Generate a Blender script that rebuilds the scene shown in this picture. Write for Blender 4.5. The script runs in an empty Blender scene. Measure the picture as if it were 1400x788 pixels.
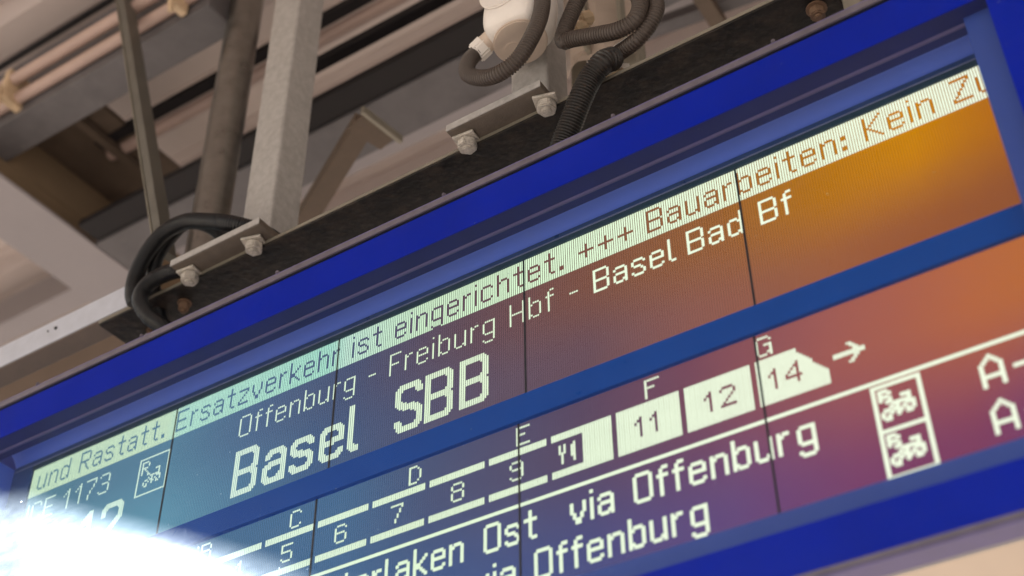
import bpy, bmesh, math, random
from mathutils import Vector, Matrix, Euler, noise

# ------------------------------------------------------------------ units
M = 0.32            # one display module is 0.32 m wide; sizes below are given in modules
H0 = 2.90           # height of the displays' upper edge over the platform, metres
RW = 1 / 94.0       # one pixel row, one pixel column in modules
CW = 1 / 96.0
random.seed(7)
C = bpy.context.scene.collection
def P(x, y, z):
    return Vector((x * M, y * M, z * M + H0))

# ------------------------------------------------------------------ camera
scn = bpy.context.scene
cd = bpy.data.cameras.new('camera'); cam = bpy.data.objects.new('camera', cd); C.objects.link(cam)
R = ((0.83604181, 0.54860609, -0.00809043), (-0.35252661, 0.52581279, -0.77410974), (-0.42042726, 0.6500402, 0.63299972))
mw = Matrix(((R[0][0], -R[1][0], -R[2][0]), (R[0][1], -R[1][1], -R[2][1]), (R[0][2], -R[1][2], -R[2][2]))).to_4x4()
mw.translation = P(5.4776725, -3.92597574, -3.94446239)
cam.matrix_world = mw
cd.sensor_width = 36.0; cd.lens = 50.17; cd.clip_start = 0.05; cd.clip_end = 500
cd.dof.use_dof = True; cd.dof.focus_distance = 6.15 * M; cd.dof.aperture_fstop = 2.65; cd.dof.aperture_blades = 9
scn.camera = cam

# ------------------------------------------------------------------ sky, sun, exposure
SUN = Vector((-0.655, -0.60, 0.462)).normalized()
EXPO = 1.0
w = bpy.data.worlds.new('World'); scn.world = w; w.use_nodes = True
nt = w.node_tree; bg = nt.nodes['Background']
sky = nt.nodes.new('ShaderNodeTexSky'); sky.sky_type = 'NISHITA'; sky.sun_disc = False
sky.sun_elevation = math.asin(SUN.z); sky.sun_rotation = math.atan2(SUN.x, SUN.y)
nt.links.new(sky.outputs[0], bg.inputs[0]); bg.inputs[1].default_value = 0.075
sd = bpy.data.lights.new('sun', 'SUN'); sd.energy = 5.0; sd.angle = math.radians(1.2); sd.color = (1.0, 0.93, 0.84)
so = bpy.data.objects.new('sun', sd); C.objects.link(so); so.rotation_euler = SUN.to_track_quat('Z', 'Y').to_euler(); so.location = P(-8, -8, 8)
scn.view_settings.view_transform = 'Standard'; scn.view_settings.look = 'None'; scn.view_settings.gamma = 1.0
scn.view_settings.exposure = EXPO; scn.view_settings.use_curve_mapping = False
scn.cycles.max_bounces = 8; scn.cycles.diffuse_bounces = 4; scn.cycles.transparent_max_bounces = 10
scn.cycles.caustics_reflective = False; scn.cycles.caustics_refractive = False
scn.cycles.sample_clamp_indirect = 6.0

# ------------------------------------------------------------------ materials
def lin(c):
    return tuple(((v / 255) / 12.92 if v / 255 <= 0.04045 else (((v / 255) + 0.055) / 1.055) ** 2.4) for v in c)
def N(t, kind, **kw):
    n = t.nodes.new(kind)
    for k, v in kw.items():
        if k == 'op': n.operation = v
        else: setattr(n, k, v)
    return n
def mat(name, col, rough=0.5, metal=0.0, var=0.15, scale=30.0, bump=0.0, col2=None, thr=(0.45, 0.7), coat=0.0, bscale=None, spec=0.5):
    m = bpy.data.materials.new(name); m.use_nodes = True; t = m.node_tree; b = t.nodes['Principled BSDF']
    b.inputs['Roughness'].default_value = rough; b.inputs['Metallic'].default_value = metal
    b.inputs['Coat Weight'].default_value = coat; b.inputs['Coat Roughness'].default_value = 0.12
    b.inputs['Specular IOR Level'].default_value = spec
    g = N(t, 'ShaderNodeNewGeometry')
    n1 = N(t, 'ShaderNodeTexNoise'); n1.inputs['Scale'].default_value = scale; n1.inputs['Detail'].default_value = 8; n1.inputs['Roughness'].default_value = 0.65
    t.links.new(g.outputs['Position'], n1.inputs['Vector'])
    mr = N(t, 'ShaderNodeMapRange'); mr.inputs[1].default_value = 0.25; mr.inputs[2].default_value = 0.75
    mr.inputs[3].default_value = 1 - var; mr.inputs[4].default_value = 1 + var
    t.links.new(n1.outputs[0], mr.inputs[0])
    mx = N(t, 'ShaderNodeMix', data_type='RGBA', blend_type='MULTIPLY'); mx.inputs[0].default_value = 1
    mx.inputs[6].default_value = (*col, 1); t.links.new(mr.outputs[0], mx.inputs[7])
    out = mx.outputs[2]
    if col2:
        n2 = N(t, 'ShaderNodeTexNoise'); n2.inputs['Scale'].default_value = scale * 2.3; n2.inputs['Detail'].default_value = 10; n2.inputs['Roughness'].default_value = 0.72
        t.links.new(g.outputs['Position'], n2.inputs['Vector'])
        m2 = N(t, 'ShaderNodeMapRange'); m2.inputs[1].default_value = thr[0]; m2.inputs[2].default_value = thr[1]; t.links.new(n2.outputs[0], m2.inputs[0])
        x2 = N(t, 'ShaderNodeMix', data_type='RGBA'); x2.inputs[7].default_value = (*col2, 1)
        t.links.new(m2.outputs[0], x2.inputs[0]); t.links.new(out, x2.inputs[6]); out = x2.outputs[2]
    t.links.new(out, b.inputs['Base Color'])
    r2 = N(t, 'ShaderNodeMapRange'); r2.inputs[1].default_value = 0.3; r2.inputs[2].default_value = 0.7
    r2.inputs[3].default_value = max(0.03, rough - 0.1); r2.inputs[4].default_value = min(1, rough + 0.1)
    t.links.new(n1.outputs[0], r2.inputs[0]); t.links.new(r2.outputs[0], b.inputs['Roughness'])
    if bump:
        bp = N(t, 'ShaderNodeBump'); bp.inputs['Strength'].default_value = bump; bp.inputs['Distance'].default_value = 0.002
        n3 = N(t, 'ShaderNodeTexNoise'); n3.inputs['Scale'].default_value = bscale or scale * 6; n3.inputs['Detail'].default_value = 6
        t.links.new(g.outputs['Position'], n3.inputs['Vector'])
        t.links.new(n3.outputs[0], bp.inputs['Height']); t.links.new(bp.outputs[0], b.inputs['Normal'])
    return m

m_print = mat('blue_glass_print', (0.0, 0.017, 0.47), 0.35, var=0.12, scale=9, spec=0.0)
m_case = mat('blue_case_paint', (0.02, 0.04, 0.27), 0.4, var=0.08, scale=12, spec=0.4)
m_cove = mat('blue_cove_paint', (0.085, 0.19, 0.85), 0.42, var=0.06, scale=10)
m_cheek = mat('blue_cheek_paint', (0.05, 0.10, 0.42), 0.45, var=0.06, scale=10, spec=0.2)
m_band = mat('blue_band_paint', (0.0, 0.07, 0.40), 0.35, var=0.06, scale=14, spec=0.15)
m_rail = mat('dark_violet_rail', (0.012, 0.022, 0.15), 0.4, spec=0.1, var=0.2, scale=16)
m_bead = mat('mauve_bead', (0.08, 0.07, 0.22), 0.4, var=0.15, scale=16)
m_trim = mat('slate_bezel', (0.03, 0.08, 0.24), 0.35, var=0.1)
m_trim2 = mat('dark_teal_bezel', (0.02, 0.06, 0.10), 0.4, var=0.1)
m_fine = mat('bezel_edge', (0.2, 0.24, 0.45), 0.35, var=0.1)
m_alu = mat('anodised_edge', (0.17, 0.15, 0.19), 0.42, metal=0.2, var=0.2, scale=40, bump=0.1)
m_alu2 = mat('violet_edge', (0.15, 0.13, 0.28), 0.4, var=0.15, scale=40)
m_gasket = mat('black_gasket', (0.006, 0.006, 0.01), 0.6)
m_black = mat('black_bitumen_steel', (0.012, 0.010, 0.009), 0.5, var=0.6, scale=14, bump=0.6, col2=(0.055, 0.038, 0.028), thr=(0.45, 0.74), spec=0.3)
m_galv = mat('galvanised_steel', (0.39, 0.37, 0.355), 0.5, metal=0.05, var=0.14, scale=34, bump=0.25, bscale=260, col2=(0.50, 0.48, 0.465), thr=(0.42, 0.66))
m_galv2 = mat('dull_galvanised_steel', (0.26, 0.235, 0.19), 0.55, metal=0.3, var=0.2, scale=24, bump=0.25, bscale=220)
m_plate = mat('shaded_bracket_plate', (0.125, 0.10, 0.08), 0.6, metal=0.0, var=0.2, scale=60, bump=0.5, bscale=420)
m_plate2 = mat('shaded_tan_steel', (0.20, 0.155, 0.125), 0.6, var=0.15, scale=30, bump=0.3)
m_bolt = mat('zinc_bolt', (0.60, 0.55, 0.49), 0.5, metal=0.4, var=0.35, scale=160, bump=0.6, bscale=600, col2=(0.16, 0.11, 0.075), thr=(0.56, 0.72))
m_rust = mat('rusty_bolt', (0.22, 0.13, 0.08), 0.7, var=0.3, scale=120, bump=0.5)
m_pipe = mat('brown_grey_pipe', (0.26, 0.245, 0.225), 0.34, metal=0.85, var=0.25, scale=24, bump=0.2)
m_rod = mat('grey_brace', (0.15, 0.14, 0.12), 0.5, metal=0.3, var=0.2, scale=30, bump=0.2)
m_beam = mat('slate_grey_beam', (0.135, 0.125, 0.130), 0.6, var=0.22, scale=14, bump=0.2, col2=(0.3, 0.28, 0.26), thr=(0.64, 0.74), spec=0.25)
m_dark = mat('dark_beam', (0.018, 0.015, 0.016), 0.6, var=0.3, spec=0.2)
m_mauve = mat('mauve_grey_beam', (0.325, 0.295, 0.305), 0.6, var=0.08, scale=6, spec=0.25)
m_olive = mat('ochre_web', (0.27, 0.19, 0.12), 0.7, var=0.15, scale=6, spec=0.2)
m_brown = mat('brown_steel', (0.13, 0.095, 0.072), 0.6, var=0.15, spec=0.25)
m_tan = mat('tan_purlin_paint', (0.30, 0.235, 0.185), 0.6, var=0.1, scale=8, spec=0.2)
m_roof = mat('pinkish_roof_sheet', (0.60, 0.51, 0.475), 0.6, var=0.06, scale=5, spec=0.3)
m_cable = mat('black_rubber_hose', (0.012, 0.012, 0.014), 0.36, var=0.2, scale=60, spec=0.35)
m_cond = mat('grey_brown_conduit', (0.085, 0.065, 0.055), 0.45, var=0.15, scale=60)
m_cond2 = mat('black_conduit', (0.02, 0.016, 0.014), 0.42, var=0.2, scale=80, col2=(0.10, 0.06, 0.04), thr=(0.55, 0.72))
m_white = mat('aged_white_plastic', (0.88, 0.82, 0.77), 0.42, var=0.06, scale=30, col2=(0.40, 0.30, 0.24), thr=(0.66, 0.76))
m_white2 = mat('cream_plastic_cap', (0.68, 0.56, 0.47), 0.48, var=0.07, scale=30)
m_cream = mat('cream_plastic', (0.62, 0.46, 0.30), 0.5, var=0.2, scale=50)
m_pink = mat('lit_pipe_paint', (0.50, 0.36, 0.31), 0.45, var=0.1, scale=14)
m_ground = mat('platform_paving', (0.50, 0.455, 0.41), 0.85, var=0.12, scale=2, bump=0.3)
m_orange = mat('orange_rust_patch', (0.35, 0.17, 0.05), 0.7, var=0.3, scale=14)

def ramp(t, fac, stops):
    r = N(t, 'ShaderNodeValToRGB'); e = r.color_ramp.elements
    while len(e) > 1: e.remove(e[-1])
    for i, (p, c) in enumerate(stops):
        q = e[0] if i == 0 else e.new(p)
        q.position = p; q.color = (*lin(c), 1)
    t.links.new(fac, r.inputs[0]); return r.outputs[0]
def mth(t, op, a, b=None, clamp=False):
    n = N(t, 'ShaderNodeMath'); n.operation = op; n.use_clamp = clamp
    for i, v in enumerate((a, b)):
        if v is None: continue
        if isinstance(v, (int, float)): n.inputs[i].default_value = v
        else: t.links.new(v, n.inputs[i])
    return n.outputs[0]
def screen_uv(t):
    g = N(t, 'ShaderNodeNewGeometry'); s = N(t, 'ShaderNodeSeparateXYZ'); t.links.new(g.outputs['Position'], s.inputs[0])
    u = mth(t, 'DIVIDE', s.outputs[0], 5 * M)
    v = mth(t, 'DIVIDE', mth(t, 'SUBTRACT', H0, s.outputs[2]), 157 * RW * M)
    return g, s, u, v
def lcd_material():
    # viewing-angle tint and a soft reflection painted into the emission, teal to amber
    m = bpy.data.materials.new('lcd_background'); m.use_nodes = True; t = m.node_tree
    for n in list(t.nodes): t.nodes.remove(n)
    g, s, u, v = screen_uv(t)
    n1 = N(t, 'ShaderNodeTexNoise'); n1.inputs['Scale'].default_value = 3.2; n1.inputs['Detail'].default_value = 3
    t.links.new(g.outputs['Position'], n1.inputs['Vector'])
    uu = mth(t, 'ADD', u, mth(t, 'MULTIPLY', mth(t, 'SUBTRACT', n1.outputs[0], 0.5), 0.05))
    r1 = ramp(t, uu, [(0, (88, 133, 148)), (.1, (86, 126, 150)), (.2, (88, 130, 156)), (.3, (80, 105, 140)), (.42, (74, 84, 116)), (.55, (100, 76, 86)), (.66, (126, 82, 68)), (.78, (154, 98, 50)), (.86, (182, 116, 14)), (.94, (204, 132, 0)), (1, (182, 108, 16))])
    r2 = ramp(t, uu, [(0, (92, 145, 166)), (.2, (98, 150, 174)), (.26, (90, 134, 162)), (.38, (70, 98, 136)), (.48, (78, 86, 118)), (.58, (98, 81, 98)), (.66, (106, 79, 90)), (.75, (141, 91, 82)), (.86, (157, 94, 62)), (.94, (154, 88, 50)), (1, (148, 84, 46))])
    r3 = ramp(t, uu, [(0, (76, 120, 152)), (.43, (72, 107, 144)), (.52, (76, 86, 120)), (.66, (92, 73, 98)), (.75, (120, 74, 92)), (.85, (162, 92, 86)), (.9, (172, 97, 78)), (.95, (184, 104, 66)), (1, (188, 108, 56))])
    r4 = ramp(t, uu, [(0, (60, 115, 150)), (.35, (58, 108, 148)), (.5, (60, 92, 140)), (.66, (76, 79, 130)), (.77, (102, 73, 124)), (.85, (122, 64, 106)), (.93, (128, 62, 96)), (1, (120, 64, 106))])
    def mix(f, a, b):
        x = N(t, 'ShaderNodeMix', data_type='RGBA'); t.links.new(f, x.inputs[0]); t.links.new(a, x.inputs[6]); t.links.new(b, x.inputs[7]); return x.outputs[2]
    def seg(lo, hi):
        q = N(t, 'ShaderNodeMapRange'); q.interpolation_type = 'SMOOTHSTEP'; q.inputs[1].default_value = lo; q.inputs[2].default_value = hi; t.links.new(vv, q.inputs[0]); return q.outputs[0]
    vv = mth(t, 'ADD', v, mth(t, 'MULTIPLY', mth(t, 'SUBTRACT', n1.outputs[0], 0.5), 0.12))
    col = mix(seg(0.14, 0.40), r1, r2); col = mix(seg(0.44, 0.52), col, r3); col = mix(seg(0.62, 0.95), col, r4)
    fx = mth(t, 'FRACT', mth(t, 'DIVIDE', s.outputs[0], CW * M))
    st = mth(t, 'GREATER_THAN', fx, 0.68)
    k = mth(t, 'SUBTRACT', 1.0, mth(t, 'MULTIPLY', st, 0.42))
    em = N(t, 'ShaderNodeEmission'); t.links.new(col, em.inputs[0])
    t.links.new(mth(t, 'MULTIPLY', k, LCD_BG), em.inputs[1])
    o = N(t, 'ShaderNodeOutputMaterial'); t.links.new(em.outputs[0], o.inputs[0])
    return m
def lit_material(name, stops, strength):
    m = bpy.data.materials.new(name); m.use_nodes = True; t = m.node_tree
    for n in list(t.nodes): t.nodes.remove(n)
    g, s, u, v = screen_uv(t)
    em = N(t, 'ShaderNodeEmission'); t.links.new(ramp(t, u, stops), em.inputs[0])
    n1 = N(t, 'ShaderNodeTexNoise'); n1.inputs['Scale'].default_value = 40; t.links.new(g.outputs['Position'], n1.inputs['Vector'])
    t.links.new(mth(t, 'MULTIPLY', mth(t, 'ADD', 0.93, mth(t, 'MULTIPLY', n1.outputs[0], 0.14)), strength), em.inputs[1])
    o = N(t, 'ShaderNodeOutputMaterial'); t.links.new(em.outputs[0], o.inputs[0]); return m
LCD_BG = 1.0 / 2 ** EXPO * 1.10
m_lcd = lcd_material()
m_lit = lit_material('lit_segment', [(0, (214, 244, 222)), (.3, (216, 240, 220)), (.5, (222, 242, 208)), (.8, (238, 250, 222)), (1, (240, 250, 224))], 1.12 / 2 ** EXPO)
m_tick = lit_material('lit_ticker_segment', [(0, (206, 232, 192)), (.19, (208, 234, 196)), (.21, (186, 232, 208)), (.39, (170, 228, 204)), (.41, (196, 234, 212)), (.5, (206, 238, 200)), (.6, (214, 244, 206)), (.8, (234, 252, 222)), (1, (238, 252, 228))], 1.15 / 2 ** EXPO)

def glass_material():
    m = bpy.data.materials.new('dusty_cover_glass'); m.use_nodes = True; t = m.node_tree
    for n in list(t.nodes): t.nodes.remove(n)
    g = N(t, 'ShaderNodeNewGeometry')
    tr = N(t, 'ShaderNodeBsdfTransparent')
    gl = N(t, 'ShaderNodeBsdfGlossy'); gl.inputs['Roughness'].default_value = 0.05; gl.inputs[0].default_value = (0.62, 0.70, 1, 1)
    fr = N(t, 'ShaderNodeFresnel'); fr.inputs[0].default_value = 1.5
    f2 = mth(t, 'MULTIPLY', fr.outputs[0], 0.25)
    a = N(t, 'ShaderNodeMixShader'); t.links.new(f2, a.inputs[0]); t.links.new(tr.outputs[0], a.inputs[1]); t.links.new(gl.outputs[0], a.inputs[2])
    # dust film, wiped into streaks
    mp = N(t, 'ShaderNodeMapping'); mp.inputs['Scale'].default_value = (26, 26, 90); mp.inputs['Rotation'].default_value = (0, math.radians(38), 0)
    t.links.new(g.outputs['Position'], mp.inputs[0])
    n1 = N(t, 'ShaderNodeTexNoise'); n1.inputs['Scale'].default_value = 1.0; n1.inputs['Detail'].default_value = 9; n1.inputs['Roughness'].default_value = 0.7
    t.links.new(mp.outputs[0], n1.inputs['Vector'])
    n2 = N(t, 'ShaderNodeTexNoise'); n2.inputs['Scale'].default_value = 5; n2.inputs['Detail'].default_value = 4; t.links.new(g.outputs['Position'], n2.inputs['Vector'])
    d = N(t, 'ShaderNodeMapRange'); d.inputs[1].default_value = 0.38; d.inputs[2].default_value = 0.66; d.inputs[3].default_value = 0.014; d.inputs[4].default_value = 0.028
    t.links.new(mth(t, 'ADD', mth(t, 'MULTIPLY', n1.outputs[0], 0.6), mth(t, 'MULTIPLY', n2.outputs[0], 0.4)), d.inputs[0])
    n4 = N(t, 'ShaderNodeTexNoise'); n4.inputs['Scale'].default_value = 170; n4.inputs['Detail'].default_value = 2; t.links.new(g.outputs['Position'], n4.inputs['Vector'])
    sp = N(t, 'ShaderNodeMapRange'); sp.inputs[1].default_value = 0.735; sp.inputs[2].default_value = 0.78; sp.inputs[3].default_value = 0.0; sp.inputs[4].default_value = 0.35; t.links.new(n4.outputs[0], sp.inputs[0])
    mp2 = N(t, 'ShaderNodeMapping'); mp2.inputs['Scale'].default_value = (260, 260, 7); mp2.inputs['Rotation'].default_value = (0, math.radians(-12), 0); t.links.new(g.outputs['Position'], mp2.inputs[0])
    n5 = N(t, 'ShaderNodeTexNoise'); n5.inputs['Scale'].default_value = 1.0; n5.inputs['Detail'].default_value = 2; t.links.new(mp2.outputs[0], n5.inputs['Vector'])
    sc = N(t, 'ShaderNodeMapRange'); sc.inputs[1].default_value = 0.72; sc.inputs[2].default_value = 0.80; sc.inputs[3].default_value = 0.0; sc.inputs[4].default_value = 0.10; t.links.new(n5.outputs[0], sc.inputs[0])
    dust = mth(t, 'ADD', mth(t, 'ADD', d.outputs[0], sp.outputs[0]), sc.outputs[0])
    du = N(t, 'ShaderNodeBsdfGlossy'); du.inputs['Roughness'].default_value = 0.30; du.inputs[0].default_value = (0.62, 0.80, 1, 1)
    b = N(t, 'ShaderNodeMixShader'); t.links.new(dust, b.inputs[0]); t.links.new(a.outputs[0], b.inputs[1]); t.links.new(du.outputs[0], b.inputs[2])
    o = N(t, 'ShaderNodeOutputMaterial'); t.links.new(b.outputs[0], o.inputs[0]); return m
m_glass = glass_material()

def plastic_film():
    m = bpy.data.materials.new('milky_lamp_cover'); m.use_nodes = True; t = m.node_tree; b = t.nodes['Principled BSDF']
    b.inputs['Base Color'].default_value = (0.62, 0.50, 0.42, 1); b.inputs['Roughness'].default_value = 0.25
    b.inputs['Alpha'].default_value = 0.72; return m
m_film = plastic_film()

# ------------------------------------------------------------------ mesh helpers (module units)
def link(name, bm, m, parent=None, smooth=False):
    me = bpy.data.meshes.new(name)
    off = parent_origin(parent)
    for v in bm.verts: v.co = v.co - off
    bm.normal_update(); bm.to_mesh(me); bm.free()
    me.materials.append(m)
    if smooth:
        for p in me.polygons: p.use_smooth = True
        me.set_sharp_from_angle(angle=math.radians(40))
    o = bpy.data.objects.new(name, me); C.objects.link(o)
    if parent is not None:
        o.parent = parent
    return o
ORIG = {}
def parent_origin(p):
    v = Vector((0, 0, 0))
    while p is not None:
        v = v + p.location; p = p.parent
    return v
def thing(name, label, cat, loc, group=None):
    o = bpy.data.objects.new(name, None); C.objects.link(o); o.location = loc; o.empty_display_size = 0.1
    o['label'] = label; o['category'] = cat
    if group: o['group'] = group
    return o
def tag(o, label, cat, group=None):
    o['label'] = label; o['category'] = cat
    if group: o['group'] = group
    return o
def box(bm, x0, x1, y0, y1, z0, z1, bev=0.0):
    r = bmesh.ops.create_cube(bm, size=1.0); vs = r['verts']
    for v in vs:
        v.co = P(x0 + (x1 - x0) * (v.co.x + .5), y0 + (y1 - y0) * (v.co.y + .5), z0 + (z1 - z0) * (v.co.z + .5))
    if bev:
        es = list({e for v in vs for e in v.link_edges})
        bmesh.ops.bevel(bm, geom=es, offset=bev * M, segments=2, affect='EDGES', profile=0.5)
def one(name, m, parent, *a, bev=0.0, smooth=False):
    bm = bmesh.new(); box(bm, *a, bev=bev); return link(name, bm, m, parent, smooth)
def prism_x(bm, prof, x0, x1):
    """closed profile [(y,z)] swept along x"""
    a = [bm.verts.new(P(x0, y, z)) for y, z in prof]; b = [bm.verts.new(P(x1, y, z)) for y, z in prof]
    n = len(prof)
    for i in range(n):
        bm.faces.new((a[i], a[(i + 1) % n], b[(i + 1) % n], b[i]))
    bm.faces.new(a[::-1]); bm.faces.new(b)
    bmesh.ops.recalc_face_normals(bm, faces=bm.faces)
def prism_y(bm, prof, y0, y1):
    a = [bm.verts.new(P(x, y0, z)) for x, z in prof]; b = [bm.verts.new(P(x, y1, z)) for x, z in prof]
    n = len(prof)
    for i in range(n):
        bm.faces.new((a[i], a[(i + 1) % n], b[(i + 1) % n], b[i]))
    bm.faces.new(a[::-1]); bm.faces.new(b)
    bmesh.ops.recalc_face_normals(bm, faces=bm.faces)
def spline(pts, n):
    pts = [Vector(p) for p in pts]; out = []
    q = [pts[0] * 2 - pts[1]] + pts + [pts[-1] * 2 - pts[-2]]
    for i in range(1, len(q) - 2):
        for k in range(n):
            t = k / n; a, b, c, d = q[i - 1], q[i], q[i + 1], q[i + 2]
            out.append(0.5 * ((2 * b) + (c - a) * t + (2 * a - 5 * b + 4 * c - d) * t * t + (3 * b - a - 3 * c + d) * t ** 3))
    out.append(pts[-1]); return out
def resample(ps, step):
    out = [ps[0]]; acc = 0
    for a, b in zip(ps, ps[1:]):
        L = (b - a).length; t = step - acc
        while t <= L:
            out.append(a.lerp(b, t / L)); t += step
        acc = (acc + L) % step if L > 0 else acc
    return out
def tube(bm, pts, rad, seg=16, rib=0.0, pitch=0.018, n=14, cap=True):
    ps = spline(pts, n)
    if rib: ps = resample(ps, pitch / 4)
    up = Vector((0, 0, 1)); rings = []; prev = None
    for i, p in enumerate(ps):
        tdir = (ps[min(i + 1, len(ps) - 1)] - ps[max(i - 1, 0)]).normalized()
        if prev is None:
            a = tdir.cross(up); a = a.normalized() if a.length > .1 else Vector((1, 0, 0))
        else:
            a = (prev - tdir * prev.dot(tdir)).normalized()
        prev = a; b = tdir.cross(a)
        rr = rad * (1 + (rib if rib and (i % 4) < 2 else 0))
        rings.append([bm.verts.new(P(*(p + (a * math.cos(2 * math.pi * k / seg) + b * math.sin(2 * math.pi * k / seg)) * rr))) for k in range(seg)])
    for r0, r1 in zip(rings, rings[1:]):
        for k in range(seg):
            bm.faces.new((r0[k], r0[(k + 1) % seg], r1[(k + 1) % seg], r1[k]))
    if cap: bm.faces.new(rings[0][::-1]); bm.faces.new(rings[-1])
    bmesh.ops.recalc_face_normals(bm, faces=bm.faces)
def cyl(bm, c, axis, r, h, seg=24, r2=None, bev=0.0):
    res = bmesh.ops.create_cone(bm, cap_ends=True, segments=seg, radius1=r * M, radius2=(r if r2 is None else r2) * M, depth=h * M)
    q = Vector(axis).normalized().to_track_quat('Z', 'Y').to_matrix().to_4x4(); q.translation = P(*c)
    bmesh.ops.transform(bm, matrix=q, verts=res['verts'])
    if bev:
        es = [e for e in {e for v in res['verts'] for e in v.link_edges} if e.is_manifold and e.calc_face_angle(0) > 1.0]
        bmesh.ops.bevel(bm, geom=es, offset=bev * M, segments=2, affect='EDGES')

# ------------------------------------------------------------------ the setting: ground and canopy
bm = bmesh.new(); s = 260
vs = [bm.verts.new(Vector((x * s, y * s, 0))) for x, y in ((-1, -1), (1, -1), (1, 1), (-1, 1))]; bm.faces.new(vs)
g = link('ground', bm, m_ground); g['kind'] = 'structure'

XE = -8.3
def edge(y): return -8.40 - 0.361 * y      # unseen canopy end, skewed so its shadow line bounds the sun glare
roof = thing('canopy_roof', 'pinkish ribbed sheet metal canopy roof above the departure board', 'canopy roof', P(2, 4, 4.0))
bm = bmesh.new()
lo = [bm.verts.new(P(x, y, 4.12)) for x, y in ((edge(-15), -15), (46, -15), (46, 46), (edge(46), 46))]
hi = [bm.verts.new(P(x, y, 4.30)) for x, y in ((edge(-15), -15), (46, -15), (46, 46), (edge(46), 46))]
bm.faces.new(lo); bm.faces.new(hi)
for a in range(4): bm.faces.new((lo[a], lo[(a + 1) % 4], hi[(a + 1) % 4], hi[a]))
bmesh.ops.recalc_face_normals(bm, faces=bm.faces); link('roof_deck', bm, m_roof, roof)
# trapezoid sheeting, ribs along the platform; each sheet a part
ypos = -9.0
k = 0
while ypos < 16:
    bm = bmesh.new(); prof = []
    y = ypos; nr = 3; p = 0.46
    lo = []
    for r in range(nr):
        lo += [(y, 4.10), (y + .08, 4.0), (y + .30, 4.0), (y + .38, 4.10)]
        y += p
    top = [(yy, zz + .02) for yy, zz in lo]
    prof = lo + top[::-1]
    prism_x(bm, prof, edge(ypos) + 0.1, 20)
    link('roof_sheet', bm, m_roof, roof)
    ypos += nr * p + 0.06; k += 1

def ibeam_x(name, label, m, y0, y1, z0, h, x0, x1, tf=.03, tw=.03, group=None, mweb=None):
    yc = (y0 + y1) / 2
    t = thing(name, label, 'steel beam', P((x0 + x1) / 2, yc, z0), group)
    one('flange', m, t, x0, x1, y0, y1, z0, z0 + tf)
    one('flange', m, t, x0, x1, y0, y1, z0 + h - tf, z0 + h)
    one('web', mweb or m, t, x0, x1, yc - tw / 2, yc + tw / 2, z0 + tf, z0 + h - tf)
    return t
def box_beam(name, label, m, x0, x1, y0, y1, z0, z1, group=None, bev=.008):
    o = one(name, m, None, x0, x1, y0, y1, z0, z1, bev=bev)
    return tag(o, label, 'steel beam', group)

box_beam('longitudinal_beam', 'wide slate grey beam crossing the upper left of the roof structure', m_beam, XE + .3, .84, -.16, .10, 2.98, 3.6)
box_beam('longitudinal_beam', 'slate grey beam behind the two steel posts, edged in black', m_beam, -1.0, 14, .77, 1.12, 2.58, 2.9)
box_beam('roof_beam', 'thick dark member for the unlit face just above the slate grey beam', m_dark, -.98, 14, .58, .765, 2.60, 2.66)  # separate dark member stands in for the slate beam's unlit face
box_beam('roof_beam', 'thin black beam highest in the roof, parallel to the thick black one', m_dark, .95, 14, .585, .67, 3.0, 3.06)
# Y-direction I beam at the left
t = thing('cross_beam', 'mauve grey cross beam with ochre web at the left edge', 'steel beam', P(-1.28, 1, 2.6))
one('bottom_flange', m_mauve, t, -1.52, -1.03, -.32, 2.6, 2.60, 2.63, bev=.006)
one('web', m_olive, t, -1.30, -1.26, -.12, 2.58, 2.63, 2.975)
one('web', m_olive, t, -1.30, -1.26, .11, 2.58, 2.98, 3.30)
one('top_flange', m_brown, t, -1.50, -.60, .11, 1.5, 3.30, 3.34)
one('stiffener', m_olive, t, -1.26, -1.05, 1.05, 1.08, 2.63, 3.28)
o = one('rail', m_brown, t, -.82, -.76, .12, 1.4, 3.22, 3.28)
# more purlins deeper in the roof
for i, (y, z, h) in enumerate([(1.75, 3.55, .3), (2.6, 3.55, .3), (3.5, 3.5, .34), (4.6, 3.5, .34), (6.0, 3.5, .34), (7.6, 3.45, .3), (20.5, 3.45, .4)]):
    box_beam('purlin', ['brown purlin behind the cross beam at lower left', 'second brown purlin behind the board, under the roof sheets', 'third purlin back, seen past the pale brace tube', 'fourth purlin back among the lower left roof strips',
        'fifth purlin back under the pink sheets', 'deep purlin far behind the board', 'farthest purlin, seen beneath the board at lower right'][i],
        m_tan if i % 2 else m_mauve, XE + 1.4, 16, y, y + .22, z, z + h, group='purlins under the canopy roof')
one('sunlit_panel', mat('sunlit_cream_paint', (0.86, 0.72, 0.60), 0.6, var=0.05, scale=4, spec=0.2), None, -3.5, 9, 8.9, 20, 3.30, 3.36)  # added panel; its pale cream stands in for the sunlit far background
for k in range(5): one('batten', m_tan if k % 2 else m_galv, bpy.data.objects['sunlit_panel'], -3.4, 8.9, 9.6 + 1.15 * k, 9.75 + 1.15 * k, 3.24, 3.298, bev=.01)
tag(bpy.data.objects['sunlit_panel'], 'added cream ceiling panel painted bright as if sunlit, far behind, below the board at lower right', 'ceiling panel')
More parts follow.
